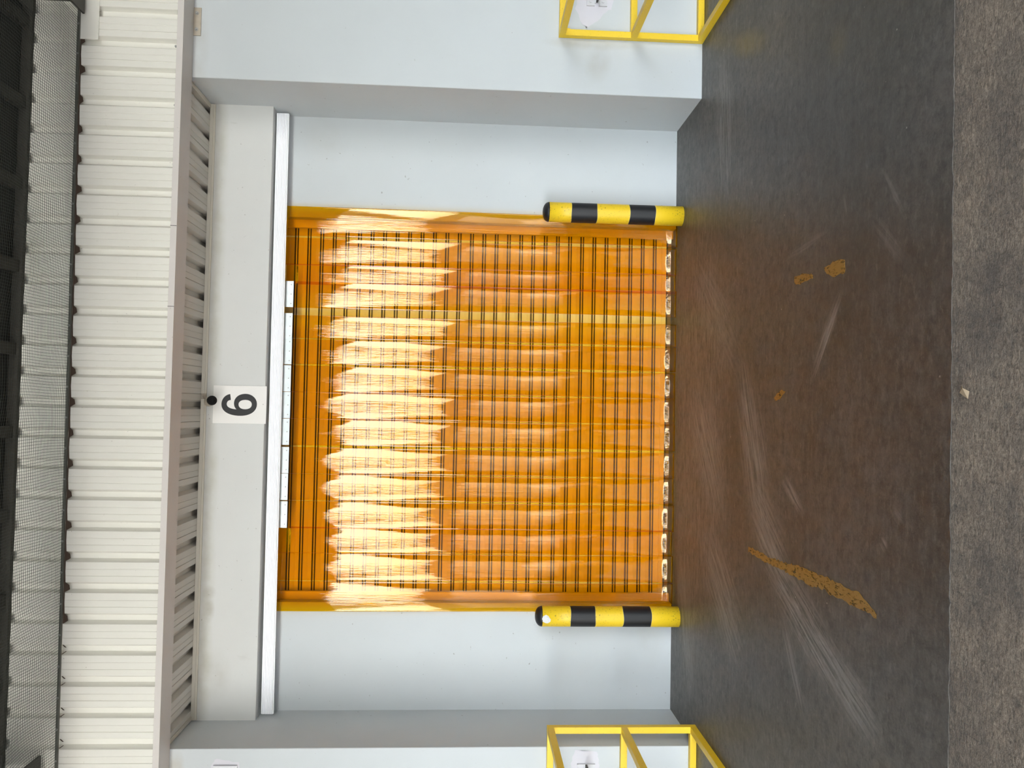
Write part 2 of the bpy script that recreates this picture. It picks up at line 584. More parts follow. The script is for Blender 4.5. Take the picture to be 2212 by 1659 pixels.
struct(boxobj('floor_apron', -12, 9, -2.2, 2.42, -0.25, -0.0025, M_APRON))
struct(boxobj('floor_yard', -60, 60, -9.0, -2.2, -0.25, -0.008, M_CONC))
struct(boxobj('floor_reflector', -7.5, -2.0, -8.95, -2.25, -0.2, -0.004, M_REFLECTOR))  # added out of view: bright surface for a pale reflection on the strips
struct(boxobj('floor_asphalt', -60, 60, -80, -9.0, -0.25, -0.010, M_ASPH))
struct(boxobj('blocker_centre', -4.2, 4.8, -31.0, -30.0, -0.05, 8.3, M_BLOCKER))  # added unseen block, darkens the middle of the strip reflections
struct(boxobj('blocker_horizon', -60, 60, -52.0, -51.6, -0.05, 2.2, M_BLOCKER))  # added unseen wall, ends the reflected sky just above the ground


def jag(px_pts, amp):
    pts = [on_z(x, y) for x, y in px_pts]
    out = []
    for i, p in enumerate(pts):
        q = pts[(i + 1) % len(pts)]
        n = max(2, int((q - p).length / 0.018))
        for k in range(n):
            t = p.lerp(q, k / n)
            out.append(Vector((t.x + random.uniform(-amp, amp), t.y + random.uniform(-amp, amp), 0.0004)))
    return out


def worn_mark(px_pts, amp, label):
    bm = bmesh.new()
    poly_plate(bm, jag(px_pts, amp), (0, 0, 0.0012))
    bmesh.ops.triangulate(bm, faces=[f for f in bm.faces if len(f.verts) > 4])
    o = obj('paint_mark', bm, M_WORN, floor)
    o['label'] = label


Z8 = lambda L_: [(1450 + x / 2.0, 830 + y / 2.0) for x, y in L_]
worn_mark(Z8([(335, 700), (430, 750), (500, 772), (560, 788), (620, 812), (700, 848), (760, 880), (810, 900), (845, 940), (890, 992),
              (885, 1006), (840, 986), (790, 962), (740, 932), (690, 908), (660, 886), (610, 872), (570, 850), (520, 826), (480, 800), (400, 766), (335, 722)]),
          0.006, 'long worn yellow paint stripe')
worn_mark([(1716, 610), (1718, 598), (1733, 592), (1755, 590), (1757, 602), (1740, 606), (1724, 616)], 0.005, 'small worn yellow paint patch')
worn_mark([(1780, 580), (1800, 566), (1824, 560), (1826, 590), (1800, 597), (1786, 592)], 0.005, 'worn yellow paint patch')
worn_mark([(1672, 858), (1690, 842), (1698, 846), (1684, 862), (1674, 866)], 0.004, 'faint worn yellow paint fleck')

# ------------------------------------------------------------------ walls of the bay
OX0, OX1, OZ = -1.405, 1.365, 2.95          # opening behind the curtain
bm = bmesh.new()
box(bm, XL - 0.3, OX0, YW, YW + 0.25, 0, 4.2)
box(bm, OX1, XR + 0.3, YW, YW + 0.25, 0, 4.2)
box(bm, OX0, OX1, YW, YW + 0.25, OZ, 4.2)
struct(obj('wall_back', bm, M_WALL))
boxl = struct(boxobj('wall_lintel', XL - 0.02, XR + 0.02, YL, YW + 0.02, ZLB, ZS, M_LINTEL, bevel=0.004))


def pier(name, x_in_bottom, x_in_top, x_out):
    """pier whose inner arris leans by the few millimetres the photo shows"""
    bm = bmesh.new()
    prof = [(x_in_bottom, 0.0), (x_out, 0.0), (x_out, 4.23), (x_in_top, 4.23)]
    v0 = [bm.verts.new((p[0], YP, p[1])) for p in prof]
    v1 = [bm.verts.new((p[0], YW + 0.25, p[1])) for p in prof]
    for i in range(4):
        bm.faces.new((v0[i], v0[(i + 1) % 4], v1[(i + 1) % 4], v1[i]))
    bm.faces.new(v0)
    bm.faces.new(v1[::-1])
    es = [e for e in bm.edges if abs(e.verts[0].co.y - YP) < 1e-4 and abs(e.verts[1].co.y - YP) < 1e-4
          and abs(e.verts[0].co.x - e.verts[1].co.x) < 0.05 and abs(e.verts[0].co.x) < 3]
    bmesh.ops.bevel(bm, geom=es, offset=0.005, segments=2, profile=0.5, affect='EDGES')
    return struct(obj(name, bm, M_WALL))


wall_right = pier('wall_right', 2.099, 2.104, 9.0)
wall_left = pier('wall_left', -2.165, -2.172, -12.0)
# added side blockers outside the frame come with the canopy below
# ------------------------------------------------------------------ profiled sheets
PITCH, X0 = 0.18725, 2.393
PROF = [(0.0, 0), (0.20, 0), (0.212, 0.0022), (0.228, 0.0022), (0.24, 0), (0.425, 0), (0.432, 0.0045), (0.448, 0.0045), (0.455, 0),
        (0.645, 0), (0.66, 0.002), (0.735, 0.035), (0.905, 0.035)]


def sheet_line(x_hi, x_lo):
    pts = []
    k = math.floor((X0 - x_hi) / PITCH)
    while True:
        for f, d in PROF:
            x = X0 - PITCH * (k + f)
            if x > x_hi:
                continue
            if x < x_lo:
                return pts
            pts.append((x, d))
        k += 1


def sheet(name, x_hi, x_lo, fn, mat, thick):
    line = sheet_line(x_hi, x_lo)
    bm = bmesh.new()
    rows = [[bm.verts.new(fn(x, d + o, e)) for x, d in line] for o, e in ((0, 0), (0, 1), (thick, 1), (thick, 0))]
    n = len(line)
    for r in range(4):
        a, b = rows[r], rows[(r + 1) % 4]
        for i in range(n - 1):
            bm.faces.new((a[i], a[i + 1], b[i + 1], b[i]))
    for i in (0, n - 1):
        bm.faces.new([rows[r][i] for r in range(4)])
    return obj(name, bm, mat)


wall_upper = struct(sheet('wall_upper', 8.0, -10.0, lambda x, d, e: (x, YC + d, (3.345, 4.298)[e]), M_CLAD, 0.0012))
wall_upper['label'] = 'cream ribbed metal cladding above the loading bay'
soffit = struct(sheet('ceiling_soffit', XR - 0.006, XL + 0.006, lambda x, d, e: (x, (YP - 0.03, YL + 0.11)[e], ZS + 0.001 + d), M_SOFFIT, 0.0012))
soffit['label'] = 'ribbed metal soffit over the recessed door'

# screws through the troughs, every second rib
for (px, py) in ((376, 95), (374, 227), (371, 355), (368, 487), (364.5, 615), (362, 746), (359, 876), (355, 1004), (350, 1137),
                 (346, 1270), (340, 1404), (333, 1537)):
    p = on_y(px, py, YC)
    k = round((X0 - p.x) / PITCH - 0.82)
    x = X0 - PITCH * (k + 0.82)
    bm = bmesh.new()
    cyl(bm, (0, -0.002, 0), 0.0085, 0.004, 'Y', 16)
    cyl(bm, (0, -0.006, 0), 0.0045, 0.006, 'Y', 6)
    o = obj('screw', bm, M_SCREW, wall_upper)
    o.location = (x, YC + 0.0345, p.z)

# flashing under the cladding
def prof_x(name, pts, a, b, mat, parent=None):
    bm = bmesh.new()
    extrude_profile(bm, pts, a, b, 'X')
    return obj(name, bm, mat, parent)


YF = 4.826
trim = struct(prof_x('trim_1', [(YF, ZF), (YP - 0.001, ZF), (YP - 0.001, ZF + 0.004), (YF + 0.004, ZF + 0.004), (YF + 0.004, 3.376), (YF, 3.376)],
                     -10.0, 8.0, M_FLASH))
trim['label'] = 'beige folded flashing along the bottom of the cladding'
# joints in the flashing
for px, py in ((381, 662), (369, 487)):
    p = on_y(px, py, YF)
    boxobj('joint_cover', p.x - 0.0015, p.x + 0.0015, YF - 0.0012, YF + 0.003, ZF + 0.0005, 3.377, M_DARKSTEEL, trim)
# small moulding where soffit meets lintel, and angles along the recess sides
struct(prof_x('trim_2', [(YL - 0.016, ZS - 0.022), (YL - 0.010, ZS - 0.022), (YL - 0.010, ZS - 0.034), (YL, ZS - 0.034), (YL, ZS + 0.001), (YL - 0.016, ZS + 0.001)],
              XL + 0.001, XR - 0.001, M_TRIM))
for nm, xa, xb in (('trim_3', XR - 0.030, XR - 0.0005), ('trim_4', XL + 0.0005, XL + 0.030)):
    bm = bmesh.new()
    inner = xa if nm == 'trim_3' else xb
    outer = xb if nm == 'trim_3' else xa
    sgn = 1 if nm == 'trim_3' else -1
    extrude_profile(bm, [(inner, ZS - 0.004), (outer, ZS - 0.004), (outer, ZS + 0.03), (outer - sgn * 0.002, ZS + 0.03),
                         (outer - sgn * 0.002, ZS), (inner, ZS)], YP - 0.0, YL - 0.017, 'Y')
    struct(obj(nm, bm, M_TRIM))
# flat cover plate at the right end of the cladding
p0, p1 = on_y(176, 84, YC - 0.004), on_y(218, -60, YC - 0.004)
struct(boxobj('trim_5', p0.x, 3.4, YC - 0.006, YC - 0.002, p1.z, p0.z + 0.02, M_CLAD))

# ------------------------------------------------------------------ canopy roof, rafters, net
YE, ZE = -18.4, 6.35                                # outer edge of the canopy
SLOPE = (ZE - ZROOF) / (YC - YE)


def sloped(bm, x0, x1, ya, yb, below, above):
    """bar that follows the fall of the canopy roof"""
    vs = []
    for y in (ya, yb):
        z = ZROOF + (YC - y) * SLOPE
        vs.append([bm.verts.new(q) for q in ((x0, y, z - below), (x1, y, z - below), (x1, y, z + above), (x0, y, z + above))])
    for i in range(4):
        bm.faces.new((vs[0][i], vs[0][(i + 1) % 4], vs[1][(i + 1) % 4], vs[1][i]))
    bm.faces.new(vs[0][::-1])
    bm.faces.new(vs[1])


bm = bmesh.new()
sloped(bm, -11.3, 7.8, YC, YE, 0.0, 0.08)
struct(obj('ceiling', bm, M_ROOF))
# added unseen walls up to the roof, narrowing the sky at both sides
for nm, xa, xb, ye in (('blocker_right', 7.5, 7.8, -6.0), ('blocker_left', -11.3, -11.0, -7.0)):
    bm = bmesh.new()
    vs = []
    for y in (YP - 0.001, ye):
        zt = min(4.29 if y > 4 else 99, ZROOF + (YC - y) * SLOPE - 0.002)
        vs.append([bm.verts.new(q) for q in ((xa, y, 0), (xb, y, 0), (xb, y, zt), (xa, y, zt))])
    for i in range(4):
        bm.faces.new((vs[0][i], vs[0][(i + 1) % 4], vs[1][(i + 1) % 4], vs[1][i]))
    bm.faces.new(vs[0][::-1])
    bm.faces.new(vs[1])
    struct(obj(nm, bm, M_BLOCKER))
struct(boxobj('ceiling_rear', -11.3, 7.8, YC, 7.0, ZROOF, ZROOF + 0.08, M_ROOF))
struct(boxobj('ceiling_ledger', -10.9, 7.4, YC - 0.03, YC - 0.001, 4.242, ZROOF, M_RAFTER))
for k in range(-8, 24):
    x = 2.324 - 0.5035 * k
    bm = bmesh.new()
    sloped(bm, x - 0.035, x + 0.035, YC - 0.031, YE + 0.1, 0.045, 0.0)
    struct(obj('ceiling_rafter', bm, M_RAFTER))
# two heavier steel beams that carry the canopy, one past each side of the frame
for pxy, w, s in (((183, 30), 0.16, 1), ((14, 1652), 0.16, -1)):
    p = on_y(pxy[0], pxy[1], YC - 0.03)
    xx = p.x if s > 0 else -2.12
    zz = p.z - 0.0 if s > 0 else 4.02
    bm = bmesh.new()
    box(bm, min(xx, xx + s * w), max(xx, xx + s * w), -5.3, YC - 0.03, zz, zz + 0.012)
    box(bm, min(xx, xx + s * w), max(xx, xx + s * w), -5.3, YC - 0.03, ZROOF - 0.06, ZROOF - 0.046)
    c = xx + s * w / 2
    box(bm, c - 0.006, c + 0.006, -5.3, YC - 0.03, zz + 0.012, ZROOF - 0.06)
    struct(obj('ceiling_beam', bm, M_DARKSTEEL))

ZB = 3.954
bar = thing('angle_bar', 'long grey steel angle bar pinning the net edge across the cladding', 'bar', (0.1, YC, ZB))
def bar_z(x):
    return 3.9535 + 0.0072 * x
bm = bmesh.new()
xa, xb = -9.5, 2.43
pts = [(-0.018, 0.007), (-0.018, -0.007), (-0.0045, -0.007), (-0.0045, 0.007)]
v0 = [bm.verts.new((xa - 0.1, p[0], bar_z(xa) - ZB + p[1])) for p in pts]
v1 = [bm.verts.new((xb - 0.1, p[0], bar_z(xb) - ZB + p[1])) for p in pts]
for i in range(4):
    bm.faces.new((v0[i], v0[(i + 1) % 4], v1[(i + 1) % 4], v1[i]))
bm.faces.new(v0)
bm.faces.new(v1[::-1])
obj('bar', bm, M_BARSTEEL, bar)
for k in range(0, 26):
    x = X0 - PITCH * (k + 0.32)
    if x > 2.4:
        continue
    bm = bmesh.new()
    cyl(bm, (0, 0, 0), 0.0065, 0.006, 'Y', 12)
    o = obj('screw', bm, M_SCREW, bar)
    o.location = (x - 0.1, -0.020, bar_z(x) - ZB + 0.001)

# brown foam closure that fills the troughs just under the bar
k_end = 19
low_line, scraps = [], []
for k in range(-1, 24):
    def X(f):
        return X0 - PITCH * (k + f)
    j = random.uniform(-0.004, 0.006)
    zt = bar_z(X(0.5))
    if k <= k_end:
        low_line += [(X(0), zt - 0.013), (X(0.3), zt - 0.011 - abs(j) * 0.5), (X(0.66), zt - 0.016), (X(0.735), zt - 0.036 + j), (X(0.88), zt - 0.041 + j),
                     (X(0.97), zt - 0.014)]
    else:
        for fa, fb, za, zb in ((0.66, 0.74, 0.016, 0.034), (0.86, 0.95, 0.036, 0.014)):
            scraps.append([(X(fa), zt - za + 0.006), (X(fa), zt - za), (X(fb), zt - zb), (X(fb), zt - zb + 0.008)])
bm = bmesh.new()
cols = []
for x, z in low_line:
    zt = bar_z(x) - 0.0075
    cols.append([bm.verts.new(q) for q in ((x, YC - 0.0038, z), (x, YC - 0.0038, zt), (x, YC - 0.0005, zt), (x, YC - 0.0005, z))])
for a, b in zip(cols, cols[1:]):
    for i in range(4):
        bm.faces.new((a[i], a[(i + 1) % 4], b[(i + 1) % 4], b[i]))
bm.faces.new(cols[0])
bm.faces.new(cols[-1][::-1])
closure = tag(obj('foam_closure', bm, M_BROWN), 'brown toothed foam strip filling the cladding ribs below the angle bar', 'filler strip')
for pts in scraps:
    bm = bmesh.new()
    poly_plate(bm, [(x, YC - 0.0038, z) for x, z in pts], (0, 0.0033, 0))
    obj('torn_scrap', bm, M_BROWN, closure)

# bird net stretched level from the bar towards the yard, below the rafters
def net_z(x, y):
    t = max(0.0, min(1.0, (YC - y) / 0.5))
    return bar_z(x) - 0.004 + t * (0.014 * math.sin(x * 4.1 + y * 2.0) + 0.010 * math.sin(x * 9.3 - y * 5.0) + 0.007 * math.sin(y * 11 + x * 2.2))
bm = bmesh.new()
def wire(pts, w):
    rings = []
    for p in pts:
        x, y, z = p
        rings.append([bm.verts.new((x + a * w, y + b * w, z + c * w)) for a, b, c in ((-.5, -.5, -.4), (.5, .5, -.4), (.5, .5, .4), (-.5, -.5, .4))])
    for a, b in zip(rings, rings[1:]):
        for i in range(4):
            bm.faces.new((a[i], a[(i + 1) % 4], b[(i + 1) % 4], b[i]))
NX0, NX1, NY0, NY1 = -2.75, 2.42, 3.30, YC - 0.0245
WCELL = 0.0165
x = NX0
while x < NX1:
    pts, y = [], NY1
    while y > NY0:
        xx = x + 0.004 * math.sin(y * 9 + x * 7) + 0.006 * math.sin(y * 3 + x * 1.7)
        pts.append((xx, y, net_z(xx, y)))
        y -= 0.06
    wire(pts, 0.0016)
    x += WCELL
y = NY1
while y > NY0:
    pts, x = [], NX0
    while x < NX1:
        yy = y + min(1, (NY1 - y) / 0.1) * (0.006 * math.sin(x * 8 + y * 5) + 0.010 * math.sin(x * 2.3 + y * 9))
        pts.append((x, yy, net_z(x, yy)))
        x += 0.08
    wire(pts, 0.0016)
    y -= WCELL
net = tag(obj('bird_net', bm, M_NET), 'dark fine mesh bird net stretched under the roof from the angle bar', 'net')

# ------------------------------------------------------------------ roller shutter behind the curtain
YS = YW + 0.125
shutter = thing('roller_shutter', 'closed pale roller shutter seen through the amber strips', 'shutter', (0, YS, 0))
SP = 0.0925
bm = bmesh.new()
z = 0.05
line = []
mats = []
zz = z
while zz < 2.95:
    # face, groove, narrow bead, groove
    for f, d, mi in ((0.0, 0.000, 0), (0.30, -0.004, 0), (0.62, -0.001, 0), (0.685, 0.0, 1), (0.70, 0.012, 1), (0.775, 0.012, 1), (0.79, -0.001, 0),
                     (0.875, -0.001, 1), (0.885, 0.012, 1), (0.965, 0.012, 1)):
        line.append((zz + f * SP, d))
        mats.append(mi)
    zz += SP
va = [bm.verts.new((OX0 - 0.03, d, q)) for q, d in line]
vb = [bm.verts.new((OX1 + 0.03, d, q)) for q, d in line]
vc = [bm.verts.new((OX0 - 0.03, d + 0.012, q)) for q, d in line]
vd = [bm.verts.new((OX1 + 0.03, d + 0.012, q)) for q, d in line]
for i in range(len(line) - 1):
    f = bm.faces.new((va[i], vb[i], vb[i + 1], va[i + 1]))
    f.material_index = mats[i]
    bm.faces.new((vc[i], vc[i + 1], vd[i + 1], vd[i]))
    bm.faces.new((va[i], va[i + 1], vc[i + 1], vc[i]))
    bm.faces.new((vb[i], vd[i], vd[i + 1], vb[i + 1]))
bm.faces.new((va[0], vc[0], vd[0], vb[0]))
bm.faces.new((va[-1], vb[-1], vd[-1], vc[-1]))
obj('slat_panel', bm, [M_SHUT, M_SHUT_GAP], shutter)
boxobj('bottom_bar', OX0 - 0.02, OX1 + 0.02, -0.012, 0.018, 0.040, 0.075, M_SHUT, shutter, 0.003)
boxobj('rubber_seal', OX0 - 0.02, OX1 + 0.02, -0.010, 0.014, 0.028, 0.0395, M_RUBBER, shutter, 0.003)
boxobj('bottom_strip', OX0 - 0.02, OX1 + 0.02, -0.004, 0.014, 0.001, 0.0278, M_BOTTOM_STRIP, shutter)  # brown strip closing the space between seal and floor
for xa, xb in ((OX0 + 0.0005, OX0 + 0.06), (OX1 - 0.06, OX1 - 0.0005)):
    bm = bmesh.new()
    inner = xb if xa < 0 else xa
    box(bm, xa, xb, -0.055, -0.025, 0.001, 2.949, 0, 0.003)
    box(bm, xa, xb, 0.024, 0.045, 0.001, 2.949, 0, 0.003)
    obj('guide_rail', bm, M_SHUT, shutter)

# ------------------------------------------------------------------ white ribbed header
hz1, hz0 = 2.919, 2.833
bm = bmesh.new()
prof = [(5.5, hz0)]
nr = 7
h = hz1 - hz0
for i in range(nr):
    a = hz0 + h * (0.06 + 0.88 * i / nr)
    b = hz0 + h * (0.06 + 0.88 * (i + 1) / nr)
    prof += [(5.500, a + 0.0012), (5.494, a + 0.004), (5.494, b - 0.004), (5.500, b - 0.0012)]
prof += [(5.5, hz1), (5.506, hz1), (5.506, hz0 + 0.006), (YW - 0.001, hz0 + 0.006), (YW - 0.001, hz0)]
prof2 = prof[:-4] + [(YW - 0.030, hz1), (YW - 0.030, hz1 - 0.004), (5.506, hz1 - 0.004), (5.506, hz0 + 0.005), (5.514, hz0 + 0.005), (5.514, hz0)]
xs = [(-2.150, 0.0), (2.078, 0.0)]
def tilt(x):
    return -0.0035 + (x + 2.15) / 4.228 * 0.0105 - 0.0035
v0 = [bm.verts.new((-2.150, p[0], p[1] - 0.008)) for p in prof2]
v1 = [bm.verts.new((2.078, p[0], p[1] + 0.003)) for p in prof2]
n = len(prof2)
for i in range(n):
    bm.faces.new((v0[i], v0[(i + 1) % n], v1[(i + 1) % n], v1[i]))
bm.faces.new(v0)
bm.faces.new(v1[::-1])
header = tag(obj('curtain_header', bm, M_WHITE), 'long white ribbed cover hiding the top of the amber strip curtain', 'cover')

# mounting rail the strips hang from, inside the header
rail = tag(boxobj('hanging_rail', -1.49, 1.46, YW - 0.050, YW - 0.0005, 2.852, 2.885, M_GALV, None, 0.002),
           'galvanised rail behind the white cover that the amber strips hang from', 'rail')

# ------------------------------------------------------------------ amber strips
STRIPS = [  # centre x, width, behind?, plate?
    (1.322, 0.215, 0, 0), (1.105, 0.198, 0, 0), (0.945, 0.148, 1, 0), (0.793, 0.192, 0, 1), (0.562, 0.164, 0, 1), (0.384, 0.180, 0, 1),
    (0.190, 0.190, 0, 1), (0.000, 0.190, 0, 1), (-0.190, 0.190, 0, 1), (-0.391, 0.188, 0, 1), (-0.580, 0.189, 0, 1), (-0.776, 0.194, 0, 1),
    (-0.960, 0.186, 1, 0), (-1.143, 0.194, 0, 0), (-1.350, 0.212, 0, 0)]
ORD = ['topmost in the photo, at the bollard without paper tag', 'second from the photo top, without clamp plate',
       'third from the photo top, narrow, tucked behind neighbours', 'fourth from the photo top, under the uppermost clamp plate',
       'fifth from the photo top, beside the widest gap', 'sixth from the photo top, under the third clamp plate',
       'seventh from the photo top, just before the sign', 'eighth from the photo top, level with the 6',
       'ninth from the photo top, just past the 6', 'tenth from the photo top, right after a pale gap',
       'fifth from the photo bottom, under the last but one clamp plate', 'fourth from the photo bottom, under the lowest clamp plate',
       'third from the photo bottom, tucked behind neighbours', 'second from the photo bottom',
       'lowest in the photo, at the paper-tagged bollard']


def smooth01(t):
    t = max(0.0, min(1.0, t))
    return t * t * (3 - 2 * t)


def foot(z, sag):
    """depth of the curl near the floor: a gentle lean, then a short fold just above the flat foot"""
    pts = [(-1, 0.0), (0.045, 0.0), (0.050, 0.06), (0.10, 0.06), (0.32, 0.020), (0.75, 0.0)]
    d, q, n = 0.0016, 0.0, 60
    zmax = min(z, 0.75)
    if zmax > 0:
        for i in range(n):
            t = zmax * (i + 0.5) / n
            for (a, sa), (b, sb) in zip(pts, pts[1:]):
                if a <= t < b:
                    q += (sa + (sb - sa) * (t - a) / (b - a)) * zmax / n
                    break
    full = 0.0152
    return d + q * (sag - d) / full


def fold(z):
    """the short crease above the foot, nearly the same over the whole width of the strip"""
    t = max(0.0, min(1.0, (z - 0.046) / 0.034))
    return 0.0063 * t


def strip_mesh(width, sag, ztop, seed, bottom_lift):
    """concave ribbon: edges curl towards the yard, flat at the hanger and at the floor"""
    rnd = random.Random(seed)
    NU, TH = 22, 0.0022
    zs = [0.004 + bottom_lift]
    for d in (0.012, 0.024, 0.034, 0.039, 0.042, 0.045, 0.049, 0.054, 0.060, 0.066, 0.072, 0.078, 0.088, 0.10, 0.12, 0.14, 0.17, 0.20, 0.24, 0.28, 0.32):
        zs.append(0.004 + bottom_lift + d)
    zq = 0.38
    while zq < ztop - 0.03:
        zs.append(zq)
        zq += 0.07
    zs.append(ztop)
    p1, p2 = rnd.uniform(0, 6), rnd.uniform(0, 6)
    cz = 0.052 + rnd.uniform(-0.004, 0.006)
    bm = bmesh.new()
    front, back = [], []
    for z in zs:
        up = smooth01((ztop - z) / 1.9)
        s = foot(z - (cz - 0.052), sag) * (0.30 + 0.70 * up) * (1 + 0.03 * math.sin(z * 2.3 + p1))
        # half angle of the arc from sagitta and arc length
        th = 0.0
        for _ in range(12):
            th = 4 * s / width if th == 0 else th * (s / (width / (2 * th) * (1 - math.cos(th)))) if th > 1e-5 else 4 * s / width
        R = width / (2 * max(th, 1e-4))
        fr, bk = [], []
        for i in range(NU + 1):
            a = (i / NU * 2 - 1) * th
            x = R * math.sin(a)
            y = R * (math.cos(a)) - R * math.cos(th)     # 0 at the edges, +s at the middle (away from the yard)
            y += fold(z - (cz - 0.052)) * (1 - abs(i / NU * 2 - 1) ** 3.2) * (1.0 if z < 1.2 else max(0.0, 1 - (z - 1.2)))
            y += 0.0015 * math.sin(z * 3.1 + p2 + x * 9)
            nx, ny = -math.sin(a), -math.cos(a)
            fr.append(bm.verts.new((x, y, z)))
            bk.append(bm.verts.new((x - nx * TH, y - ny * TH, z)))
        front.append(fr)
        back.append(bk)
    for r in range(len(zs) - 1):
        for i in range(NU):
            bm.faces.new((front[r][i], front[r][i + 1], front[r + 1][i + 1], front[r + 1][i]))
            bm.faces.new((back[r][i], back[r + 1][i], back[r + 1][i + 1], back[r][i + 1]))
        for i in (0, NU):
            f = bm.faces.new((front[r][i], back[r][i], back[r + 1][i], front[r + 1][i]))
            f.material_index = 1
    for r in (0, len(zs) - 1):
        for i in range(NU):
            f = bm.faces.new((front[r][i], front[r][i + 1], back[r][i + 1], back[r][i]))
            f.material_index = 1
    return bm


for i, (cx, w, behind, plate) in enumerate(STRIPS):
    y0 = YW - 0.060 + (0.034 if behind else 0.0)
    y0 += 0.0055 * (i % 2)
    st = thing('curtain_strip', 'amber curtain strip, ' + ORD[i], 'curtain strip', (cx, y0, 0), 'amber strips of the door curtain')
    o = obj('pvc_strip', strip_mesh(w, 0.0290 * (w / 0.2) * random.uniform(0.95, 1.06), 2.846 if behind else 2.862, i, random.uniform(0, 0.006)), [M_PVC, M_PVC_EDGE], st, smooth=True)
    for p in o.data.polygons:
        p.use_smooth = p.material_index == 0
    if plate:
        yp = -0.004
        hw = 0.0935
        pl = boxobj('clamp_plate', -hw, hw, yp - 0.003, yp, 2.782, 2.846, M_GALV, st, 0.001)
        for sx in (-0.068, 0.0, 0.068):
            bm = bmesh.new()
            cyl(bm, (sx, yp - 0.004, 2.798), 0.0042, 0.004, 'Y', 12)
            obj('screw', bm, M_SCREW, pl)
        for q in range(6):
            sx = -0.075 + q * 0.03
            boxobj('hook', sx - 0.007, sx + 0.007, yp - 0.0035, yp + 0.002, 2.8465, 2.860, M_DARKSTEEL, pl)

# ------------------------------------------------------------------ bollards
def bollard(c, bands, zdome, ztop, label):
    r = 0.0705
    t = thing('bollard', label, 'bollard', (c[0], c[1], 0), 'striped bollards flanking the curtain')
    bm = bmesh.new()
    seg = 40
    zs = [0.0] + sorted(set(bands)) + [zdome]
    rings = []
    rows = []
    for k, (a, b) in enumerate(zip(zs, zs[1:])):
        mi = k % 2                     # yellow, black, yellow, black, yellow
        ys = [a] if k == 0 else []
        rows.append((a, mi))
        rows.append((b - 0.002 if k < len(zs) - 2 else b, mi))
    prev = None
    last = None
    for z, mi in rows:
        ring = []
        for s in range(seg):
            t_ = 2 * math.pi * s / seg
            wob = 0.0018 * math.sin(3 * t_ + z * 9) if 0.01 < z < zdome - 0.01 else 0
            ring.append(bm.verts.new((r * math.cos(t_), r * math.sin(t_), z + wob)))
        if prev:
            for s in range(seg):
                f = bm.faces.new((prev[s], prev[(s + 1) % seg], ring[(s + 1) % seg], ring[s]))
                f.material_index = mi if last == mi else 2
        prev, last = ring, mi
        rings.append(ring)
    bm.faces.new(rings[0][::-1])
    bm.faces.new(rings[-1])
    edge_m = plain('pale_band_edge', (0.72, 0.60, 0.25), 0.5) if 'pale_band_edge' not in bpy.data.materials else bpy.data.materials['pale_band_edge']
    o = obj('post', bm, [M_YEL, M_BLACK, edge_m], t, smooth=True)
    bm = bmesh.new()
    hd = ztop - zdome
    prof = [(r, 0.0005)] + [(r * math.cos(a) ** 0.9, 0.001 + hd * math.sin(a)) for a in [i * math.pi / 2 / 12 for i in range(1, 12)]]
    prev = None
    for rr, z in prof:
        ring = [bm.verts.new((rr * math.cos(2 * math.pi * s / seg), rr * math.sin(2 * math.pi * s / seg), z)) for s in range(seg)]
        if prev:
            for s in range(seg):
                bm.faces.new((prev[s], prev[(s + 1) % seg], ring[(s + 1) % seg], ring[s]))
        else:
            bm.faces.new(ring[::-1])
        prev = ring
    top = bm.verts.new((0, 0, hd + 0.001))
    for s in range(seg):
        bm.faces.new((prev[s], prev[(s + 1) % seg], top))
    d = obj('dome_cap', bm, M_BLACK, t, smooth=True)
    d.location = (0, 0, zdome)
    return t


def bz(px, py, Y):
    return on_y(px, py, Y).z


YBR, YBL = 5.387 + 0.0705, 5.366 + 0.0705
fr, fl_ = YBR - 0.0705, YBL - 0.0705
b1 = bollard((1.421, YBR), [bz(1417, 460, fr), bz(1361, 460, fr), bz(1291, 459, fr), bz(1235, 458, fr)], bz(1188, 456, fr), bz(1172.6, 455, YBR),
             'yellow and black striped bollard without a paper tag, upper one in the photo')
b2 = bollard((-1.450, YBL), [bz(1408, 1339, fl_), bz(1347, 1338, fl_), bz(1287, 1338, fl_), bz(1233, 1337, fl_)], bz(1172.5, 1337, fl_), bz(1155.7, 1337, YBL),
             'yellow and black striped bollard with a torn white paper tag under its dome')
# torn paper tag, curved round the post
bm = bmesh.new()
c0 = on_y(1182, 1337, fl_)
outl = [(-0.030, 0.010), (-0.020, 0.026), (0.002, 0.031), (0.016, 0.027), (0.027, 0.004), (0.020, -0.010), (-0.004, -0.030), (-0.020, -0.026), (-0.034, -0.008)]
def on_post(u, zz, rr):
    a = -math.pi / 2 + u / 0.0705
    return (rr * math.cos(a), rr * math.sin(a), zz)
# local frame: u along X round the post, v up
zt = c0.z + 0.004
grid = {}
def inside(u, v):
    c = False
    n = len(outl)
    for i in range(n):
        (x1, y1), (x2, y2) = outl[i], outl[(i + 1) % n]
        if (y1 > v) != (y2 > v) and u < (x2 - x1) * (v - y1) / (y2 - y1) + x1:
            c = not c
    return c
NG = 22
for i in range(NG):
    for j in range(NG):
        u, v = -0.036 + 0.072 * i / NG, -0.034 + 0.068 * j / NG
        if inside(u + 0.0016, v + 0.0016):
            cs = []
            for du, dv in ((0, 0), (1, 0), (1, 1), (0, 1)):
                key = (i + du, j + dv)
                if key not in grid:
                    grid[key] = bm.verts.new(on_post(-0.036 + 0.072 * key[0] / NG, zt - 0.034 + 0.068 * key[1] / NG, 0.0713))
                cs.append(grid[key])
            bm.faces.new(cs)
ext = bmesh.ops.extrude_face_region(bm, geom=bm.faces[:])
for v in [g for g in ext['geom'] if isinstance(g, bmesh.types.BMVert)]:
    q = Vector((v.co.x, v.co.y, 0)).normalized()
    v.co += q * 0.0007
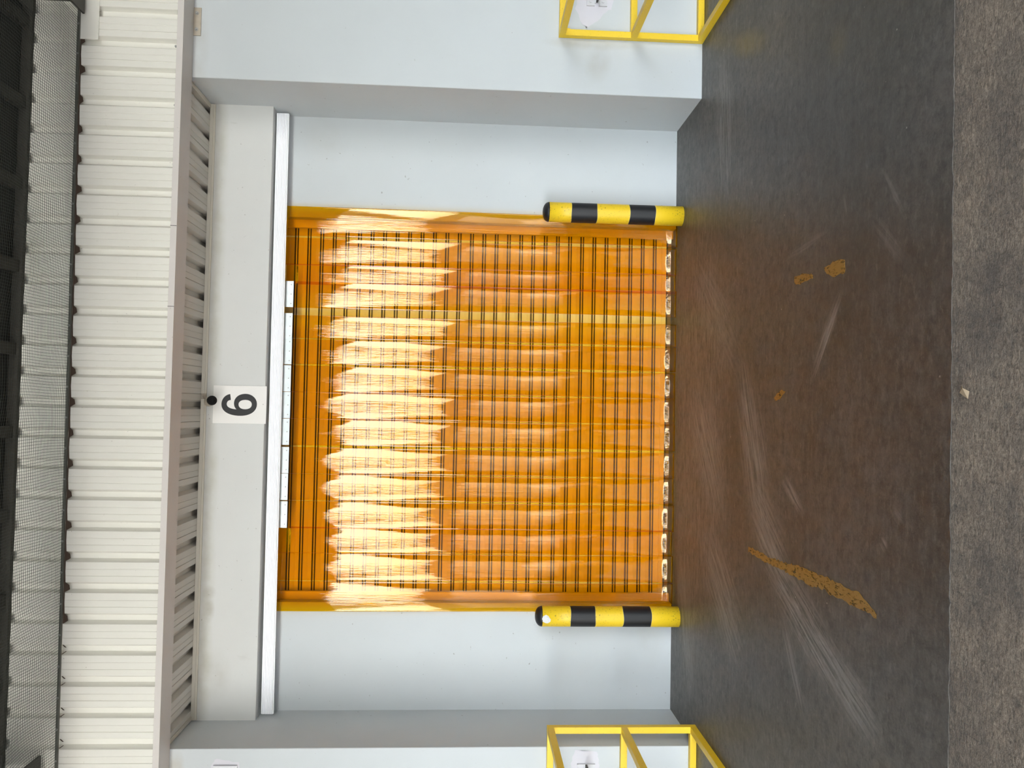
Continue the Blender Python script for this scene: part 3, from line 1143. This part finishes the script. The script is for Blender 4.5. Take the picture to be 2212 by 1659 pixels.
tagp = obj('paper_tag', bm, M_PAPER, b2)
tagp['label'] = 'torn white paper tag'
bm = bmesh.new()
for (u, v, w_) in ((0.012, -0.010, 0.010), (0.006, -0.016, 0.006), (-0.006, -0.012, 0.004), (-0.014, -0.016, 0.003), (-0.002, -0.020, 0.003)):
    pts = [on_post(u, zt + v, 0.0722), on_post(u + 0.0018, zt + v, 0.0722), on_post(u + 0.0018, zt + v + w_, 0.0722), on_post(u, zt + v + w_, 0.0722)]
    poly_plate(bm, [Vector(p) for p in pts], (0, -0.0003, 0))
obj('print_mark', bm, M_INK, tagp)

# ------------------------------------------------------------------ number sign
s_c = [on_y(462, 833, YL), on_y(577, 833.5, YL), on_y(575, 915, YL), on_y(460, 915, YL)]
x_hi, x_lo = 0.127, -0.135
z_hi, z_lo = 3.282, ZLB - 0.012
sign = thing('number_sign', 'white board with a black 6 on the lintel', 'sign', (-0.004, YL, z_lo))
boxobj('board', x_lo + 0.004, x_hi + 0.004, -0.0065, -0.0005, 0, z_hi - z_lo, M_SIGN, sign, 0.001)


def bez(p0, p1, p2, p3, n=14):
    out = []
    for i in range(n):
        t = i / n
        a, b, c, d = (1 - t) ** 3, 3 * t * (1 - t) ** 2, 3 * t * t * (1 - t), t ** 3
        out.append((a * p0[0] + b * p1[0] + c * p2[0] + d * p3[0], a * p0[1] + b * p1[1] + c * p2[1] + d * p3[1]))
    return out


def chain(pts):
    out = []
    for i in range(0, len(pts) - 1, 3):
        out += bez(*pts[i:i + 4])
    return out


outer = chain([(718, 525), (640, 535), (578, 600), (578, 690), (578, 805), (705, 872), (880, 872), (1045, 872), (1143, 795), (1143, 685),
               (1143, 590), (1062, 522), (960, 522), (852, 522), (778, 585), (778, 675), (778, 712), (790, 742), (817, 768),
               (722, 762), (662, 732), (662, 685), (662, 645), (690, 622), (728, 619)]) + [(728, 619)]
inner = chain([(850, 690), (850, 645), (895, 618), (957, 618), (1020, 618), (1061, 645), (1061, 690), (1061, 738), (1020, 767), (955, 767),
               (890, 767), (850, 737), (850, 690)])


def sgn(q):
    p = on_y(400 + q[0] / 7.373, 780 + q[1] / 7.373, YL - 0.0068)
    return (p.x + 0.004, p.z - z_lo)


cu = bpy.data.curves.new('numeral', 'CURVE')
cu.dimensions = '2D'
cu.fill_mode = 'BOTH'
cu.extrude = 0.0006
for ring in (outer, inner):
    sp = cu.splines.new('POLY')
    sp.points.add(len(ring) - 1)
    for k, q in enumerate(ring):
        a = sgn(q)
        sp.points[k].co = (a[0], a[1], 0, 1)
    sp.use_cyclic_u = True
tmp = bpy.data.objects.new('numeral_curve', cu)
COL.objects.link(tmp)
dg = bpy.context.evaluated_depsgraph_get()
me = bpy.data.meshes.new_from_object(tmp.evaluated_get(dg))
bpy.data.objects.remove(tmp)
me.transform(Matrix.Rotation(math.pi / 2, 4, 'X'))
me.materials.clear()
me.materials.append(M_BLACK)
num = bpy.data.objects.new('numeral', me)
COL.objects.link(num)
num.parent = sign
num.location = (0, -0.0072, 0)
num['label'] = 'black figure 6'
bm = bmesh.new()
pp = on_y(569, 873.5, YL)
cyl(bm, (pp.x + 0.004, -0.0075, pp.z - z_lo), 0.0028, 0.002, 'Y', 10)
obj('rivet', bm, M_SCREW, sign)

# ------------------------------------------------------------------ small dark-faced wall sensor above the sign
yl = YL - 0.155
face = on_y(458, 865, yl)
axis = (Vector((0.10, -1.0, -0.55))).normalized()
sens = thing('wall_camera', 'small beige round camera with black face beside the 6 sign', 'camera', tuple(face))
rot = axis.to_track_quat('Z', 'Y').to_matrix().to_4x4()
bm = bmesh.new()
for (r0, r1, z0, z1) in ((0.031, 0.033, -0.115, -0.004),):
    bmesh.ops.create_cone(bm, cap_ends=True, segments=28, radius1=r0, radius2=r1, depth=z1 - z0, matrix=rot @ Matrix.Translation((0, 0, (z0 + z1) / 2)))
obj('housing', bm, M_BEIGE, sens, smooth=False)
bm = bmesh.new()
bmesh.ops.create_cone(bm, cap_ends=True, segments=28, radius1=0.0335, radius2=0.0315, depth=0.010, matrix=rot @ Matrix.Translation((0, 0, 0.001)))
bmesh.ops.create_cone(bm, cap_ends=True, segments=24, radius1=0.016, radius2=0.012, depth=0.004, matrix=rot @ Matrix.Translation((0, 0, 0.0075)))
obj('lens_face', bm, M_LENS, sens)
bm = bmesh.new()
e = Vector((0.028, YL - 0.0165 - face.y, 3.345 - face.z))
b_ = -axis * 0.085
def strut(bm, a, b, w):
    d = (b - a)
    m4 = d.to_track_quat('Z', 'Y').to_matrix().to_4x4()
    bmesh.ops.create_cube(bm, size=1.0, matrix=Matrix.Translation((a + b) / 2) @ m4 @ Matrix.Diagonal((w, w, d.length, 1)))
strut(bm, b_, e, 0.016)
box(bm, e.x - 0.02, e.x + 0.02, e.y - 0.004, e.y, e.z - 0.018, e.z + 0.016)
obj('bracket', bm, M_BEIGE, sens)

# ------------------------------------------------------------------ yellow guard frames
def guard(x_in, s, yb, label):
    """s = +1: frame runs to +X from its inner corner; -1: to -X. Square tube, three rails per side."""
    w = 0.041
    t = thing('guard_frame', label, 'guard rail', (x_in, yb, 0), 'yellow guard frames beside the bay')
    LX, LY, H = 1.1, 1.15, 0.968
    a0, a1 = (0, w) if s > 0 else (-w, 0)
    def xr(u0, u1):
        return (u0 * s, u1 * s) if s > 0 else (u1 * s, u0 * s)
    # posts
    for ux, uy in ((0, 0), (LX - w, 0), (0, LY - w), (LX - w, LY - w)):
        xa, xb = xr(ux, ux + w)
        boxobj('post', xa, xb, -uy - w, -uy, 0.0, H, M_YELRAIL, t, 0.002)
    for zc in (0.0215, 0.472, H - 0.0215):
        z0, z1 = zc - 0.0205, zc + 0.0205
        e_ = 0.0004
        for uy in (0, LY - w):
            xa, xb = xr(w + e_, LX - w - e_)
            boxobj('rail', xa, xb, -uy - w + e_, -uy - e_, z0, z1, M_YELRAIL, t, 0.002)
        for ux in (0, LX - w):
            xa, xb = xr(ux + e_, ux + w - e_)
            boxobj('rail', xa, xb, -LY + w + e_, -w - e_, z0, z1, M_YELRAIL, t, 0.002)
    if s > 0:
        # small welded lug under the top rail
        boxobj('lug', w + 0.001, w + 0.022, -0.010, -0.004, H - 0.075, H - 0.042, M_YELRAIL, t, 0.001)
    return t


guard(2.467, +1, YP - 0.004, 'yellow square-tube guard frame, upper one in the photo, against the plain pier')
guard(-2.026, -1, YP - 0.004, 'yellow square-tube guard frame, lower one in the photo, across the recess corner')

# ------------------------------------------------------------------ brackets bolted to the piers
def blob(cx, cz, pts, amp, n=5):
    out = []
    m = len(pts)
    for i in range(m):
        a, b = pts[i], pts[(i + 1) % m]
        for k in range(n):
            t = k / n
            out.append((cx + a[0] + (b[0] - a[0]) * t + random.uniform(-amp, amp), cz + a[1] + (b[1] - a[1]) * t + random.uniform(-amp, amp)))
    return out


def patch(parent, pts):
    bm = bmesh.new()
    poly_plate(bm, [(x, YP - 0.0006, z) for x, z in pts], (0, 0.0003, 0))
    bmesh.ops.triangulate(bm, faces=[f for f in bm.faces if len(f.verts) > 4])
    o = obj('touch_up_patch', bm, M_PATCH, parent)
    o['label'] = 'lilac white touch-up paint patch'


def bracket(loc, label, w, h, gap, fin, group=None):
    t = thing('wall_bracket', label, 'bracket', loc)
    pw = (h - gap) / 2
    for zc in (pw / 2, h - pw / 2):
        pl = boxobj('plate', -w / 2, w / 2, -0.012, -0.002, zc - pw / 2, zc + pw / 2, M_PLATE, t, 0.0015)
        bm = bmesh.new()
        cyl(bm, (-w * 0.22, -0.014, zc), 0.011, 0.006, 'Y', 6)
        obj('bolt', bm, M_PLATE, pl)
    if fin:
        boxobj('fin', -w * 0.30, w / 2, -0.16, -0.012, h / 2 - 0.006, h / 2 + 0.006, M_DARKSTEEL, t, 0.001)
        boxobj('web', -w * 0.30, w / 2, -0.010, -0.0015, h / 2 - gap / 2, h / 2 + gap / 2, M_PLATE, t)
    return t


# image-top pier: two plates with a dark fin between
cR = on_y(1289, 8, YP)
bracket((cR.x + 0.03, YP, cR.z - 0.068), 'bolted pale steel bracket behind the upper yellow guard frame', 0.10, 0.136, 0.03, True)
cL = on_y(1266, 1652, YP)
bracket((cL.x - 0.035, YP, cL.z - 0.058), 'bolted pale steel bracket behind the lower yellow guard frame', 0.085, 0.118, 0.035, True)
cT = on_y(487, 1656, YP)
tb = thing('wall_bracket', 'pale steel plate high on the lower pier, at the photo bottom edge', 'bracket', (cT.x - 0.05, YP, cT.z - 0.075))
boxobj('plate', -0.06, 0.06, -0.014, -0.002, 0, 0.15, M_PLATE, tb, 0.002)
for zc in (0.03, 0.12):
    bm = bmesh.new()
    cyl(bm, (-0.02, -0.017, zc), 0.011, 0.006, 'Y', 6)
    obj('bolt', bm, M_PLATE, tb)
patch(wall_left, blob(cL.x, cL.z, [(0.10, 0.07), (0.085, -0.07), (0.0, -0.085), (-0.14, -0.08), (-0.14, 0.10), (0.01, 0.10)], 0.006))
patch(wall_left, blob(cT.x, cT.z, [(0.045, 0.06), (0.03, -0.08), (-0.12, -0.10), (-0.12, 0.10), (0.01, 0.085)], 0.006))
patch(wall_right, blob(cR.x, cR.z, [(-0.14, 0.10), (-0.17, 0.06), (-0.10, -0.02), (-0.03, -0.10), (0.10, -0.13), (0.12, 0.13), (-0.04, 0.14)], 0.007))

# cleat under the flashing on the image-top pier
q0, q1 = on_y(434, 78, YP), on_y(417, 17, YP)
cl = thing('steel_cleat', 'beige steel cleat with two bolts just under the flashing', 'cleat', (q0.x, YP, q0.z))
cw, ch = q1.x - q0.x, 0.050
boxobj('plate', 0, cw, -0.007, -0.001, 0, ch - 0.002, M_BEIGE, cl, 0.001)
for u in (0.22, 0.80):
    bm = bmesh.new()
    cyl(bm, (cw * u, -0.0085, ch * 0.55), 0.012, 0.003, 'Y', 16)
    cyl(bm, (cw * u, -0.013, ch * 0.55), 0.0075, 0.007, 'Y', 6)
    obj('bolt', bm, M_SCREW, cl)

# ------------------------------------------------------------------ dry leaf on the concrete
p = on_z(2088, 846, 0.0)
bm = bmesh.new()
tri = [(-0.022, 0.004, 0.001), (0.005, 0.020, 0.010), (0.024, 0.006, 0.006), (0.010, -0.004, 0.014), (-0.004, -0.012, 0.002)]
poly_plate(bm, [Vector(v) for v in tri], (0, 0, 0.0012))
bmesh.ops.triangulate(bm, faces=[f for f in bm.faces if len(f.verts) > 4])
leaf = tag(obj('dry_leaf', bm, M_LEAF), 'small curled dry brown leaf lying on the rough concrete', 'leaf')
leaf.location = (p.x, p.y, -0.0022)
leaf.rotation_euler = (0, 0, 0.4)
